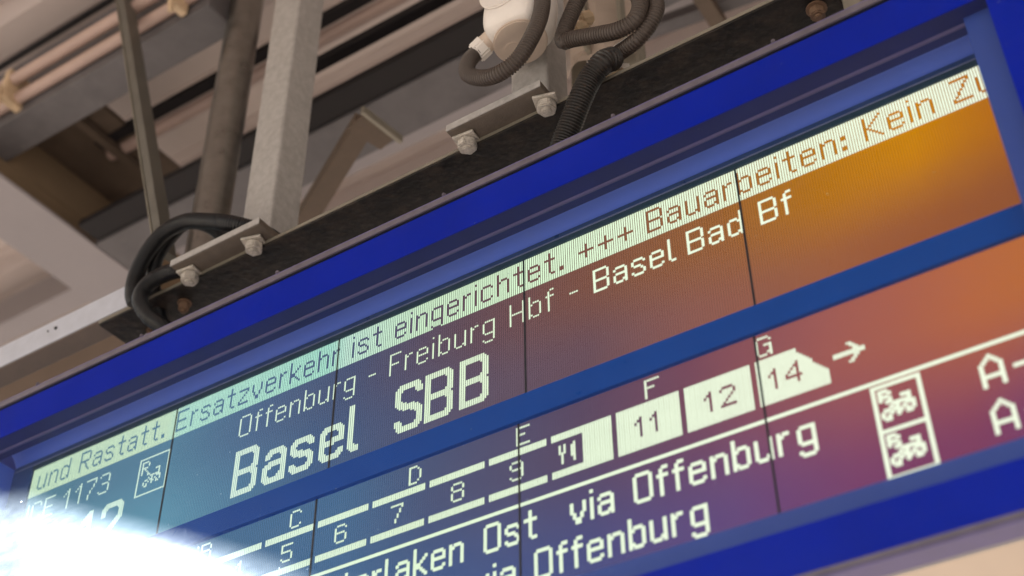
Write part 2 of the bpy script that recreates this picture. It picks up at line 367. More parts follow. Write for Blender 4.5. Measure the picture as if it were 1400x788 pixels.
# conduits on top of the first beam
for i, (y, z, r) in enumerate(((-.27, 3.22, .042), (-.20, 3.10, .042))):
    bm = bmesh.new(); cyl(bm, (1.5, y, z), (1, 0, 0), r, 18, seg=20)
    tag(link('service_pipe', bm, m_pink, None, True), ['upper of the two pale pink pipes above the slate beam', 'lower of the two pale pink pipes above the slate beam'][i], 'pipe', 'pale pipes along the slate beam')
t = thing('pipe_clamp', 'cream pipe clamp gripping the pale pipes at the left edge', 'clamp', P(-.86, -.25, 3.15))
bm = bmesh.new(); box(bm, -.90, -.84, -.32, -.14, 3.02, 3.30, bev=.015); link('clamp_body', bm, m_cream, t)
bm = bmesh.new(); cyl(bm, (-.87, -.33, 3.02), (.2, -.3, 1), .02, .16, 10); link('screw', bm, m_cream, t)
t = thing('pipe_clamp', 'small brown pipe clamp beside the top of the pipe', 'clamp', P(.62, -.25, 3.1))
bm = bmesh.new(); box(bm, .62, .68, -.30, -.17, 2.98, 3.12, bev=.015); link('clamp_body', bm, m_cream, t)
bm = bmesh.new(); cyl(bm, (.66, -.3, 2.96), (.1, -.3, 1), .018, .10, 10); link('screw', bm, m_cream, t)
bm = bmesh.new(); cyl(bm, (7.0, .65, 3.3), (1, 0, 0), .045, 15.8, seg=16); tag(link('service_pipe', bm, m_pink, None, True), 'pale pipe passing behind the brown grey pipe, below a dark shadow strip', 'pipe')
box_beam('shadow_strip', 'dark narrow strip for the shadow line just above the pale rear pipe', m_dark, -.9, 10, .49, .57, 3.28, 3.34)  # dark strip put in for the shadow line above the pipe
bpy.data.objects['shadow_strip']['category'] = 'shadow strip'
box_beam('roof_strip', 'thin dark seam strip across the roof sheets at upper left', m_dark, XE + 2, 6, -.06, -.02, 3.93, 3.97)
bpy.data.objects['roof_strip']['category'] = 'strip'
# diagonal brace with gusset
t = thing('diagonal_brace', 'brown diagonal brace with a gusset plate beneath the slate beam', 'brace', P(1.4, .6, 2.2))
def bar(bm, a, b, wd, th, up=(0, 0, 1)):
    a, b = Vector(a), Vector(b); d = (b - a).normalized(); s = d.cross(Vector(up)).normalized(); u = s.cross(d)
    vs = []
    for p in (a, b):
        for i, j in ((-1, -1), (1, -1), (1, 1), (-1, 1)):
            vs.append(bm.verts.new(P(*(p + s * i * wd / 2 + u * j * th / 2))))
    for f in ((0, 1, 2, 3), (7, 6, 5, 4), (0, 4, 5, 1), (1, 5, 6, 2), (2, 6, 7, 3), (3, 7, 4, 0)):
        bm.faces.new([vs[i] for i in f])
    bmesh.ops.recalc_face_normals(bm, faces=bm.faces)
bm = bmesh.new(); bar(bm, (.80, .92, 2.0), (1.62, .48, 2.05), .12, .10); link('brace_bar', bm, m_brown, t)
bm = bmesh.new(); bar(bm, (1.70, .36, 2.0), (1.74, .68, 2.0), .025, .05); link('gusset', bm, m_galv2, t)
bm = bmesh.new(); bar(bm, (1.60, .42, 2.01), (1.66, .66, 2.01), .14, .02); link('gusset', bm, m_brown, t)

# frames and cross bars in the roof at upper right
for i, a in enumerate([((2.7, 1.75, 3.3), (4.6, 2.0, 3.3)), ((3.35, .9, 3.2), (3.30, 2.8, 3.2)), ((3.6, 1.1, 3.1), (4.5, 2.3, 3.1)), ((4.3, 1.0, 3.15), (3.7, 2.4, 3.15))]):
    bm = bmesh.new(); bar(bm, *a, .10, .08)
    tag(link('roof_brace', bm, (m_beam, m_brown, m_galv2, m_brown)[i], None), ['grey roof brace crossing the pale panels at upper right', 'thin upright looking brown roof brace by the pale panel', 'dull steel arm of the crossed braces near the top edge', 'brown arm of the crossed braces near the top edge'][i], 'brace', 'braces in the roof at upper right')
o = tag(one('rust_patch_plate', m_orange, None, 1.9, 2.05, 1.16, 1.35, 2.5, 2.54), 'small rust orange plate just above the black flange, left of the second bracket', 'plate')

# ------------------------------------------------------------------ steelwork that carries the board
t = thing('hanging_beam', 'black painted steel beam directly above the departure board', 'steel beam', P(2.5, 0, .64))
bm = bmesh.new(); box(bm, .50, 4.57, -.187, .26, .612, .640, bev=.004); link('bottom_flange', bm, m_black, t)
one('web', m_black, t, .50, 4.57, .06, .09, .642, .78)
bm = bmesh.new(); box(bm, .5, 4.57, -.190, -.1875, .622, .640); link('lit_edge_line', bm, m_galv2, t)  # pale strip stands in for light on the flange's front edge
def bolt(parent, x, y, z, r=.042, ms=m_bolt, washer=True, rot=0.3):
    if washer:
        bm = bmesh.new(); box(bm, x - r * 1.15, x + r * 1.15, y - r * 1.1, y + r * 1.1, z - .014, z, bev=.004)
        bmesh.ops.rotate(bm, verts=bm.verts, cent=P(x, y, z), matrix=Matrix.Rotation(rot * .4, 3, 'Z'))
        b = link('bolt', bm, ms, parent)
        zz = z - .014
    else:
        bm = bmesh.new(); cyl(bm, (x, y, z - .003), (0, 0, 1), r * 1.25, .006, 20); b = link('bolt', bm, ms, parent); zz = z - .006
    bm = bmesh.new(); cyl(bm, (x, y, zz - .022), (0, 0, 1), r, .044, 6, bev=.005)
    bmesh.ops.rotate(bm, verts=bm.verts, cent=P(x, y, z), matrix=Matrix.Rotation(rot, 3, 'Z'))
    link('nut', bm, ms, b)
    bm = bmesh.new(); cyl(bm, (x, y, zz - .046), (0, 0, 1), r * .5, .02, 16, bev=.003); link('thread', bm, ms, b)
    return b
bolt(t, 1.00, -.075, .612, r=.03, ms=m_rust, washer=False)
bolt(t, 4.47, -.06, .612, r=.035, ms=m_rust, washer=False)
bolt(t, .70, .0, .612, r=.024, ms=m_rust, washer=False)
for (x0, x1), lab, bx in (((1.11, 1.69), 'galvanised bracket plate with two bolts holding the left square post', (1.165, 1.585)),
                          ((2.79, 3.29), 'galvanised bracket plate with two bolts below the white junction box', (2.845, 3.265))):
    t = thing('bracket_plate', lab, 'bracket', P((x0 + x1) / 2, -.2, .66), 'bracket plates on the black beam')
    bm = bmesh.new(); box(bm, x0, x1, -.30, .12, .642, .682, bev=.006); link('plate', bm, m_plate, t)  # dark brown carries the shade of the plate's underside
    bm = bmesh.new(); box(bm, x0, x1, -.3045, -.3005, .644, .681, bev=.0); link('lit_plate_edge', bm, m_galv, t)  # paler strip paints the light on the plate's front edge
    for i, x in enumerate(bx): bolt(t, x, -.212, .640, rot=.25 + .5 * i, r=.046)

def square_post(name, label, x0, x1, y0, y1, z0, z1, m, chop=0):
    t = thing(name, label, 'post', P((x0 + x1) / 2, (y0 + y1) / 2, z0), 'galvanised posts above the board')
    bm = bmesh.new(); box(bm, x0, x1, y0, y1, z0, z1, bev=.014)
    link('tube', bm, m, t)
    bm = bmesh.new(); box(bm, x0 - .03, x1 + .03, y0 - .03, y1 + .03, z1 - .02, z1 + .01, bev=.004); link('head_plate', bm, m_galv2, t)
    return t
square_post('steel_post', 'pale galvanised square post left of centre, above the left bracket', 1.375, 1.578, -.12, .085, .684, 2.97, m_galv)
square_post('steel_post', 'pale square post standing behind the white junction box', 3.02, 3.22, -.12, .07, .684, 2.97, m_galv)
bm = bmesh.new(); cyl(bm, (.885, .10, 2.7), (0, 0, 1), .105, 3.4, 32)
t = thing('steel_pipe', 'brown grey round pipe standing left of the square post', 'pipe', P(.89, .1, 1.0)); link('pipe_shaft', bm, m_pipe, t, True)
bm = bmesh.new(); cyl(bm, (.885, .10, 1.0), (0, 0, 1), .08, .12, 24, r2=.105); link('pipe_foot', bm, m_galv2, t, True)
t = thing('flat_brace', 'slim grey flat steel brace leaning at far left of the posts', 'brace', P(.80, -.08, 1.02))
a_, b_ = Vector((.80, -.08, 1.02)), Vector((.24, -.33, 3.26)); b_ = b_ + (b_ - a_) * .25
bm = bmesh.new(); bar(bm, a_, b_, .05, .10, up=(0, 1, 0)); link('flat_bar', bm, m_rod, t)
dv = Vector((-.052, -.01, 0)); bm = bmesh.new(); bar(bm, a_ + dv, b_ + dv, .05, .008, up=(1, 0, 0)); link('bar_edge', bm, m_galv2, t)
t = thing('brace_tube', 'pale blue grey square tube running left from the black beam', 'steel tube', P(-1.5, -.12, .7))
bm = bmesh.new(); box(bm, -6.5, .80, -.185, -.055, .6425, .80, bev=.006); link('tube_underside', bm, m_plate2, t)  # darker tan paints the shade on the tube's underside
bm = bmesh.new(); box(bm, -6.5, .80, -.193, -.1855, .646, .80, bev=.003); link('tube_face', bm, mat('sky_lit_tube', (0.56, 0.58, 0.66), 0.4, metal=0.0, var=0.10, scale=34, spec=0.4), t)  # pale blue paints sky light on the tube's front face
bm = bmesh.new(); cyl(bm, (.16, -.196, .735), (0, 1, 0), .009, .01, 12); link('drain_hole', bm, m_gasket, t)
bm = bmesh.new(); cyl(bm, (.10, -.196, .738), (0, 1, 0), .004, .01, 12); link('drain_hole', bm, m_gasket, t)
bm = bmesh.new(); cyl(bm, (.65, .05, .45), (0.03, 0, 1), .05, .5, 20)
tag(link('drop_pipe', bm, m_galv, None, True), 'short grey pipe dropping behind the board at the hose loops', 'pipe')
bm = bmesh.new(); box(bm, 4.585, 4.66, -.1, .1, .40, 1.6, bev=.01); o = link('end_post', bm, m_galv2); tag(o, 'short dull steel post at the right end of the black beam', 'post')

# ------------------------------------------------------------------ hoses and conduits
def hose(name, label, pts, r, m, rib, pitch=.018, group=None, seg=16, parts=None):
    bm = bmesh.new(); tube(bm, pts, r, seg=seg, rib=rib, pitch=pitch)
    o = link(name, bm, m, None, True); return tag(o, label, 'cable conduit', group)
GR = 'corrugated conduits around the board mounting'
hose('cable_conduit', 'long black hose arching from the left bracket down to the pale tube',
     [(1.60, -.02, .75), (1.56, -.16, .76), (1.47, -.26, .78), (1.30, -.27, .875), (1.12, -.27, .96), (.97, -.27, .955), (.86, -.26, .88), (.80, -.25, .77), (.79, -.24, .66), (.80, -.22, .60)], .040, m_cable, .07, .012, GR)
hose('cable_conduit', 'black hose loop behind the long arched hose at left',
     [(1.30, .02, .74), (1.26, -.06, .86), (1.20, -.14, .97), (1.06, -.20, 1.04), (.93, -.2, .98), (.84, -.18, .88), (.82, -.14, .74), (.85, -.08, .55), (.9, -.02, .3)], .036, m_cable, .07, .012, GR)
hose('cable_conduit', 'short black hose curling down behind the blue frame at left',
     [(1.22, -.10, .70), (1.10, -.22, .685), (.97, -.25, .675), (.895, -.26, .63), (.885, -.26, .55), (.94, -.24, .45), (1.04, -.2, .35), (1.15, -.14, .24), (1.22, -.1, .20)], .040, m_cable, .07, .012, GR)
hose('cable_conduit', 'grey brown ribbed conduit looping under the white junction box',
     [(2.965, -.30, 1.08), (2.93, -.33, 1.0), (2.945, -.36, .88), (3.03, -.37, .79), (3.13, -.38, .75), (3.225, -.38, .78), (3.295, -.38, .87), (3.335, -.37, .98), (3.35, -.36, 1.10), (3.33, -.34, 1.22), (3.28, -.32, 1.36)], .033, m_cond, .15, .0135, GR)
hose('cable_conduit', 'brown ribbed conduit folded sharply behind the post top',
     [(3.56, -.25, 1.32), (3.50, -.25, 1.20), (3.44, -.25, 1.09), (3.395, -.25, .985), (3.385, -.25, .925), (3.44, -.25, .905), (3.56, -.25, .855), (3.66, -.25, .82), (3.74, -.25, .83), (3.775, -.25, .90), (3.765, -.25, .99), (3.72, -.25, 1.07), (3.64, -.25, 1.13)], .033, m_cond, .15, .0135, GR)
hose('cable_conduit', 'second brown ribbed conduit in the bundle right of the white box',
     [(3.60, -.21, 1.20), (3.70, -.20, 1.12), (3.80, -.20, 1.02), (3.83, -.20, .92), (3.80, -.20, .84), (3.72, -.19, .78), (3.6, -.15, .80)], .032, m_cond, .15, .0135, GR)
hose('cable_conduit', 'thick black ribbed conduit entering the top of the blue frame',
     [(3.37, .24, 1.27), (3.49, .0, .98), (3.585, -.19, .735), (3.575, -.25, .665), (3.51, -.25, .605), (3.45, -.24, .52), (3.39, -.22, .43), (3.33, -.20, .34), (3.27, -.17, .20)], .047, m_cond2, .13, .0135, GR, seg=20)

# ------------------------------------------------------------------ white junction box
t = thing('junction_box', 'round cornered white plastic junction box hanging before the post', 'junction box', P(3.17, -.32, 1.0))
bm = bmesh.new(); box(bm, 3.02, 3.34, -.44, -.13, 1.02, 1.38, bev=.10)
bmesh.ops.rotate(bm, verts=bm.verts, cent=P(3.17, -.3, 1.15), matrix=Matrix.Rotation(math.radians(8), 3, 'Y'))
o = link('box_body', bm, m_white, t, True); mdf = o.modifiers.new('s', 'SUBSURF'); mdf.levels = 2; mdf.render_levels = 2
bm = bmesh.new(); cyl(bm, (3.185, -.29, 1.008), (.12, 0, -1), .125, .02, 40, bev=.006); c1 = link('round_cap', bm, m_white2, t, True)
for dx, r in ((-.04, .036), (.05, .036)):
    bm = bmesh.new(); cyl(bm, (3.18 + dx, -.29, .997 - dx * -.12), (.12, 0, -1), r, .008, 28, bev=.003); link('knockout', bm, m_white2, c1, True)
bm = bmesh.new(); cyl(bm, (3.18, -.437, 1.24), (0, -1, 0), .12, .016, 40, bev=.006); c2 = link('round_cap', bm, m_white, t, True)
for dx in (-.035, .035):
    bm = bmesh.new(); cyl(bm, (3.18 + dx, -.446, 1.24), (0, -1, 0), .022, .008, 20); link('knockout', bm, m_white2, c2, True)
bm = bmesh.new(); cyl(bm, (2.975, -.30, 1.085), (-.8, 0, -.45), .055, .07, 6, bev=.008); gl = link('cable_gland', bm, m_white, t)
bm = bmesh.new(); cyl(bm, (3.01, -.30, 1.105), (-.8, 0, -.45), .045, .06, 24); link('gland_thread', bm, m_white2, gl, True)

# light fitting behind the post
t = thing('light_fitting', 'cream light fitting with a milky crumpled cover right of the white box', 'light fitting', P(3.1, .6, 2.1))
bm = bmesh.new(); box(bm, 2.92, 3.34, .62, .72, 1.62, 2.5, bev=.02); link('fitting_back', bm, m_galv2, t)
bm = bmesh.new()
nx, nz = 14, 24; grid = []
for i in range(nx + 1):
    row = []
    for j in range(nz + 1):
        x = 2.90 + .44 * i / nx; z = 1.66 + .86 * j / nz
        e = math.sin(math.pi * i / nx) ** .5
        y = .60 - .12 * e - .05 * noise.noise(Vector((x * 9, z * 5, 1)))
        row.append(bm.verts.new(P(x, y, z)))
    grid.append(row)
for i in range(nx):
    for j in range(nz): bm.faces.new((grid[i][j], grid[i + 1][j], grid[i + 1][j + 1], grid[i][j + 1]))
link('milky_cover', bm, m_film, t)
for x in (2.92, 3.12, 3.33): one('cover_rib', m_galv2, t, x - .012, x + .012, .44, .50, 1.7, 2.5, bev=.004)
bm = bmesh.new(); bar(bm, (3.42, -.02, .98), (3.74, -.06, .99), .012, .06, up=(0, 1, .6)); o = link('white_tab', bm, m_white); tag(o, 'bent white plastic strip poking out beside the conduit bundle', 'plastic strip')
t = thing('cable_connector', 'lumpy cream connector between the post and the thick conduit', 'connector', P(3.42, .0, .9))
for i in range(5):
    bm = bmesh.new(); a = i * 1.3
    cyl(bm, (3.37 + .055 * i, .02 + .04 * math.sin(a), .88 + .05 * math.cos(a * 2) - .02 * i), (1, .4 * math.sin(a), .5), .05 - .004 * i, .07, 8, bev=.012); link('connector_block', bm, m_cream, t)
t = thing('cable_connector', 'small cream connector between the white box and the post top', 'connector', P(3.4, -.1, 1.2))
for i in range(3):
    bm = bmesh.new(); cyl(bm, (3.37 + .03 * i, -.10, 1.10 + .05 * i), (1, .3 * i, .4), .036, .06, 8, bev=.01); link('connector_block', bm, m_cream, t)
bm = bmesh.new()
prev = None
for i in range(14):
    z = .70 + i * .03
    a = bm.verts.new(P(3.34, .04 + .03 * math.sin(i * 1.7), z)); b = bm.verts.new(P(3.50 + .03 * math.sin(i), .16 + .04 * math.cos(i * 2.1), z - .03))
    a2 = bm.verts.new(P(3.34, .08 + .03 * math.sin(i * 1.7), z)); b2 = bm.verts.new(P(3.50 + .03 * math.sin(i), .20 + .04 * math.cos(i * 2.1), z - .03))
    if prev: bm.faces.new((prev[0], prev[1], b, a)); bm.faces.new((prev[2], prev[3], b2, a2))
    prev = (a, b, a2, b2)
tag(link('plastic_wrap', bm, m_white, None), 'pale crumpled plastic wrap filling the gap right of the post', 'plastic wrap')

# ------------------------------------------------------------------ the departure board
rz = lambda row: -row * RW
cx = lambda col: col * CW
board = thing('departure_board', 'blue framed train departure board with lit dot matrix text', 'departure board', P(2.5, 0, rz(185)))
YG = -.275
XL, XR_ = cx(-92), cx(530)
# case
bm = bmesh.new(); prism_x(bm, [(.30, rz(-25.5)), (.30, rz(148)), (-.10, rz(168)), (-.185, rz(182)), (-.185, rz(178)), (-.13, rz(160)), (.27, rz(145)), (.27, rz(-23.5)), (YG + .012, rz(-23.5)), (YG + .012, rz(-25.5))], XL - .1, XR_ + .1)
link('case_shell', bm, m_case, board)
bm = bmesh.new(); prism_x(bm, [(-.19, rz(182)), (-.185, rz(185.4)), (-.279, rz(185.4)), (-.279, rz(184.6)), (-.262, rz(184.2)), (-.262, rz(182))], XL - .1, XR_ + .1)
link('case_bottom_lip', bm, m_alu2, board)
# aluminium edge profile and gasket
bm = bmesh.new(); prism_x(bm, [(-.2855, rz(-25.2)), (-.2855, rz(-22.4)), (-.262, rz(-22.4)), (-.262, rz(-25.2))], XL - .1, XR_ + .1); link('edge_profile', bm, m_alu, board)
bm = bmesh.new(); prism_x(bm, [(-.2835, rz(-25.9)), (-.2835, rz(-25.25)), (-.25, rz(-25.25)), (-.25, rz(-25.9))], XL - .1, XR_ + .1); link('edge_lip', bm, m_alu2, board)
bm = bmesh.new(); box(bm, XL - .1, XR_ + .1, -.2785, -.262, rz(-21.9), rz(-22.35)); link('gasket', bm, m_gasket, board)
bm = bmesh.new(); box(bm, XL - .1, XR_ + .1, -.2855, -.262, rz(184.5), rz(182.9)); link('edge_profile', bm, m_alu, board)
for x in range(7):
    bm = bmesh.new(); cyl(bm, (.25 + .82 * x + .1 * math.sin(x * 5), -.283, rz(-26.4)), (0, .2, 1), .009, .012, 8); link('rivet', bm, m_alu, board)
# printed border behind the glass
yp = (-.268, -.263)
one('printed_border', m_print, board, XL, XR_, *yp, rz(-4.4), rz(-21.9))
one('printed_border', m_print, board, XL, XR_, *yp, rz(182.85), rz(167.2))
one('printed_border', m_print, board, cx(491.1), XR_, *yp, rz(167.15), rz(-4.35))
one('printed_border', m_print, board, XL, cx(-52), *yp, rz(167.15), rz(-4.35))
# glass
bm = bmesh.new()
vs = [bm.verts.new(P(x, YG, z)) for x, z in ((XL, rz(182.8)), (XR_, rz(182.8)), (XR_, rz(-21.95)), (XL, rz(-21.95)))]
bm.faces.new(vs); link('cover_glass', bm, m_glass, board)
# light rail, bead, cove
bm = bmesh.new(); prism_x(bm, [(-.261, rz(-5.0)), (-.172, rz(-5.0)), (-.172, rz(-6.2)), (-.261, rz(-6.2))], XL, cx(500)); link('front_rail_and_shade', bm, m_rail, board)
bm = bmesh.new(); cyl(bm, (2.4, -.168, rz(-5.2)), (1, 0, 0), .010, 5.5, 10); link('bead', bm, m_bead, board, True)
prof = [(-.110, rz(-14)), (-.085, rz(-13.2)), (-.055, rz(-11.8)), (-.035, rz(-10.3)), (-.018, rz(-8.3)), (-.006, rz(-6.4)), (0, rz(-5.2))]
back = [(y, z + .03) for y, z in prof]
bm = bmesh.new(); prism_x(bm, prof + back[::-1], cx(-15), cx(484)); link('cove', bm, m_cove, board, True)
one('front_rail_and_shade', m_rail, board, XL, cx(484), -.164, -.110, rz(-5.6), rz(-6.6))  # second dark strip painted in place of shade at the cove's front
# left jamb, right cheek, bottom frame, middle band
one('side_jamb', m_cove, board, cx(-17), cx(-14.8), -.25, .03, rz(160), rz(-4.8))
one('side_panel', m_cheek, board, cx(481.6), cx(500), -.200, -.180, rz(157.3), rz(-4.9))
one('bottom_frame', m_cheek, board, cx(-14.8), cx(500), -.200, -.180, rz(169), rz(157.4))
one('middle_band', m_band, board, cx(-14.8), cx(481.4), -.080, -.046, rz(81.5), rz(70.5), bev=.002)
one('back_mask', m_case, board, cx(-14.8), cx(484), .006, .02, rz(80), rz(-6))
one('side_mask', m_trim, board, cx(-14.8), cx(-1), -.010, .004, rz(72), rz(-5))
one('side_mask', m_trim, board, cx(-14.8), cx(6.3), -.062, -.046, rz(157), rz(81.6))
one('bezel', m_trim, board, cx(-14.7), cx(484), -.012, .005, rz(-3.1), rz(-5.1))
one('bezel_edge', m_fine, board, cx(-14.7), cx(484), -.0125, .005, rz(-2.7), rz(-3.05))
one('bezel', m_trim2, board, cx(-14.7), cx(484), -.008, .005, rz(-.15), rz(-2.65))

# ------------------------------------------------------------------ dot matrix writing
# strokes on a pixel grid; capitals 11 rows high, small letters from row 3, descenders to row 13
T = {
 'A': (7, '0,10-0,3 0,3-3,0 3,0-6,3 6,3-6,10 0,7-6,7'), 'B': (7, '0,0-0,10 0,0-5,0 6,1-6,4 0,5-5,5 6,6-6,9 0,10-5,10'),
 'C': (7, '1,0-5,0 0,1-0,9 1,10-5,10 6,1-6,2 6,8-6,9'), 'E': (7, '0,0-0,10 0,0-6,0 0,5-5,5 0,10-6,10'), 'F': (6, '0,0-0,10 0,0-5,0 0,5-4,5'),
 'H': (7, '0,0-0,10 6,0-6,10 0,5-6,5'), 'I': (1, '0,0-0,10'), 'K': (7, '0,0-0,10 6,0-1,5 1,5-6,10'), 'O': (7, '1,0-5,0 0,1-0,9 6,1-6,9 1,10-5,10'),
 'R': (7, '0,0-0,10 0,0-5,0 6,1-6,4 0,5-5,5 3,6-6,10'), 'Z': (7, '0,0-6,0 6,1-0,9 0,10-6,10'),
 'a': (6, '1,3-4,3 0,4-0,4 5,4-5,10 1,6-5,6 0,7-0,9 1,10-3,10 4,9-4,9'), 'b': (6, '0,0-0,10 1,4-1,4 2,3-4,3 5,4-5,9 2,10-4,10 1,9-1,9'),
 'c': (6, '1,3-4,3 0,4-0,9 1,10-4,10 5,4-5,4 5,9-5,9'), 'd': (6, '5,0-5,10 4,4-4,4 1,3-3,3 0,4-0,9 1,10-3,10 4,9-4,9'),
 'e': (6, '1,3-4,3 0,4-0,9 5,4-5,6 1,6-5,6 1,10-4,10 5,9-5,9'), 'f': (4, '1,1-1,10 2,0-3,0 0,3-3,3'),
 'g': (6, '1,3-4,3 0,4-0,8 5,3-5,12 1,9-4,9 1,13-4,13 0,12-0,12'), 'h': (6, '0,0-0,10 1,4-1,4 2,3-4,3 5,4-5,10'), 'i': (1, '0,0-0,0 0,3-0,10'),
 'k': (6, '0,0-0,10 5,3-1,7 1,6-5,10'), 'l': (3, '0,0-0,9 1,10-2,10'), 'n': (6, '0,3-0,10 1,4-1,4 2,3-4,3 5,4-5,10'),
 'r': (4, '0,3-0,10 1,4-1,4 2,3-3,3'), 's': (6, '1,3-4,3 5,4-5,4 0,4-0,5 1,6-3,6 4,7-4,7 5,8-5,9 1,10-4,10 0,9-0,9'), 't': (5, '2,0-2,9 0,3-4,3 3,10-4,10'),
 'u': (6, '0,3-0,9 1,10-3,10 4,9-4,9 5,3-5,10'), 'v': (6, '0,3-0,6 1,7-1,8 2,9-2,10 3,9-3,10 4,7-4,8 5,3-5,6'), 'z': (6, '0,3-5,3 5,4-0,9 0,10-5,10'),
 '+': (7, '3,3-3,9 0,6-6,6'), '-': (4, '0,6-3,6'), '.': (2, '0,9-1,9 0,10-1,10'), ':': (2, '0,4-1,4 0,5-1,5 0,9-1,9 0,10-1,10'),
 '1': (4, '3,0-3,10 2,1-2,1 1,2-1,2 0,3-0,3'), '2': (7, '0,2-0,1 1,0-5,0 6,1-6,4 6,4-0,9 0,10-6,10'), '3': (7, '1,0-5,0 0,1-0,1 6,1-6,4 2,5-5,5 6,6-6,9 1,10-5,10 0,9-0,9'), '7': (7, '0,0-6,0 6,1-6,2 6,2-2,8 2,8-2,10'),
}
SM = {'1': ['..1...', '.11...', '1.1...', '..1...', '..1...', '..1...', '..1...', '..1...'],
 '2': ['.1111.', '1....1', '.....1', '....1.', '...1..', '..1...', '.1....', '111111'], '4': ['....1.', '...11.', '..1.1.', '.1..1.', '1...1.', '111111', '....1.', '....1.'],
 '5': ['111111', '1.....', '1.....', '11111.', '.....1', '.....1', '1....1', '.1111.'], '6': ['.1111.', '1....1', '1.....', '11111.', '1....1', '1....1', '1....1', '.1111.'],
 '7': ['111111', '.....1', '....1.', '....1.', '...1..', '...1..', '..1...', '..1...'], '8': ['.1111.', '1....1', '1....1', '.1111.', '1....1', '1....1', '1....1', '.1111.'],
 '9': ['.1111.', '1....1', '1....1', '.11111', '.....1', '.....1', '1....1', '.1111.'], 'B': ['11111.', '1....1', '1....1', '11111.', '1....1', '1....1', '1....1', '11111.'],
 'C': ['.1111.', '1....1', '1.....', '1.....', '1.....', '1.....', '1....1', '.1111.'], 'D': ['1111..', '1...1.', '1....1', '1....1', '1....1', '1....1', '1...1.', '1111..'],
 'E': ['111111', '1.....', '1.....', '1111..', '1.....', '1.....', '1.....', '111111'], 'F': ['111111', '1.....', '1.....', '1111..', '1.....', '1.....', '1.....', '1.....'],
 'G': ['.1111.', '1....1', '1.....', '1..111', '1....1', '1....1', '1...11', '.111.1']}
def lineto(s, x0, y0, x1, y1):
    n = max(abs(x1 - x0), abs(y1 - y0), 1)
    for k in range(n + 1): s.add((round(x0 + (x1 - x0) * k / n), round(y0 + (y1 - y0) * k / n)))
def glyph(ch):
    s = set()
    for seg in T[ch][1].split():
        a, b = seg.rsplit('-', 1) if seg.count('-') == 1 else seg.split('-')
        x0, y0 = map(int, a.split(',')); x1, y1 = map(int, b.split(',')); lineto(s, x0, y0, x1, y1)
    return s
def write(s, text, col, row, bold=False, capadj=0):
    for ch in text:
        if ch == ' ': col += 5; continue
        for x, y in glyph(ch):
            s.add((col + x, row + y))
            if bold:
                s.add((col + x + 1, row + y))
        col += T[ch][0] + 2 - (capadj if bold and ch.isupper() else 0) + (0)
    return col
def small(s, text, col, row):
    for ch in text:
        for y, l in enumerate(SM[ch]):
            for x, c in enumerate(l):
                if c == '1': s.add((col + x, row + y))
        col += 8 if ch != '1' else 6
BIG = {
 'B': (14, [(1, 1, 10, 1), (10, 1, 12, 3), (12, 3, 12, 9), (12, 9, 10, 11), (10, 11, 1, 11), (10, 11, 12, 13), (12, 13, 12, 19), (12, 19, 10, 21), (10, 21, 1, 21), (1, 21, 1, 1)]),
 'S': (14, [(12, 4, 10, 1), (10, 1, 3, 1), (3, 1, 1, 3), (1, 3, 1, 8), (1, 8, 3, 10), (3, 10, 10, 12), (10, 12, 12, 14), (12, 14, 12, 19), (12, 19, 10, 21), (10, 21, 3, 21), (3, 21, 1, 18)]),
 'a': (13, [(2, 9, 4, 7), (4, 7, 9, 7), (9, 7, 11, 9), (11, 9, 11, 21), (11, 13, 4, 13), (4, 13, 1, 15), (1, 15, 1, 19), (1, 19, 3, 21), (3, 21, 8, 21), (8, 21, 11, 18)]),
 's': (13, [(11, 9, 9, 7), (9, 7, 3, 7), (3, 7, 1, 9), (1, 9, 1, 11), (1, 11, 3, 13), (3, 13, 9, 14), (9, 14, 11, 16), (11, 16, 11, 19), (11, 19, 9, 21), (9, 21, 3, 21), (3, 21, 1, 19)]),
 'e': (13, [(1, 9, 1, 19), (1, 9, 3, 7), (3, 7, 9, 7), (9, 7, 11, 9), (11, 9, 11, 13), (11, 13, 1, 14), (1, 19, 3, 21), (3, 21, 9, 21), (9, 21, 11, 19)]),
 'l': (6, [(1, 0, 1, 19), (1, 19, 3, 21), (3, 21, 4, 21)]), '1': (8, [(1, 5, 5, 1), (5, 1, 5, 21)]),
 '2': (14, [(1, 5, 1, 3), (1, 3, 3, 1), (3, 1, 10, 1), (10, 1, 12, 3), (12, 3, 12, 8), (12, 8, 1, 20), (1, 21, 12, 21)]),
}
def big(s, ch, col, row):
    t_ = set()
    for a in BIG[ch][1]: lineto(t_, *a)
    for x, y in t_:
        for dx in (-1, 0, 1):
            for dy in (-1, 0, 1):
                if 0 <= x + dx < BIG[ch][0] and 0 <= y + dy <= 22: s.add((col + x + dx, row + y + dy))
def outline(s, x0, y0, x1, y1, th=1):
    for x in range(x0, x1 + 1):
        for y in range(y0, y1 + 1):
            if x - x0 < th or x1 - x < th or y - y0 < th or y1 - y < th: s.add((x, y))
BIKE = ['.........1111', '........11..1', '.....1......1', '..1111...11.1', '...1.11111.1.', '..11.1..11111', '.1..11.1.1..1', '1..1111..1.11', '1....1...1..1', '.1..1.....11.', '..11.........']
BIKE = ['.......11..', '........1..', '..11....1..', '...111111..', '..1.1..11..', '.111.1.1.11', '1..111..1.1', '1.1.1..1..1', '1..1....11.', '.11........']
def bike(s, col, row, rows):
    for y, l in enumerate(rows):
        for x, c in enumerate(l):
            if c == '1': s.add((col + x, row + y))

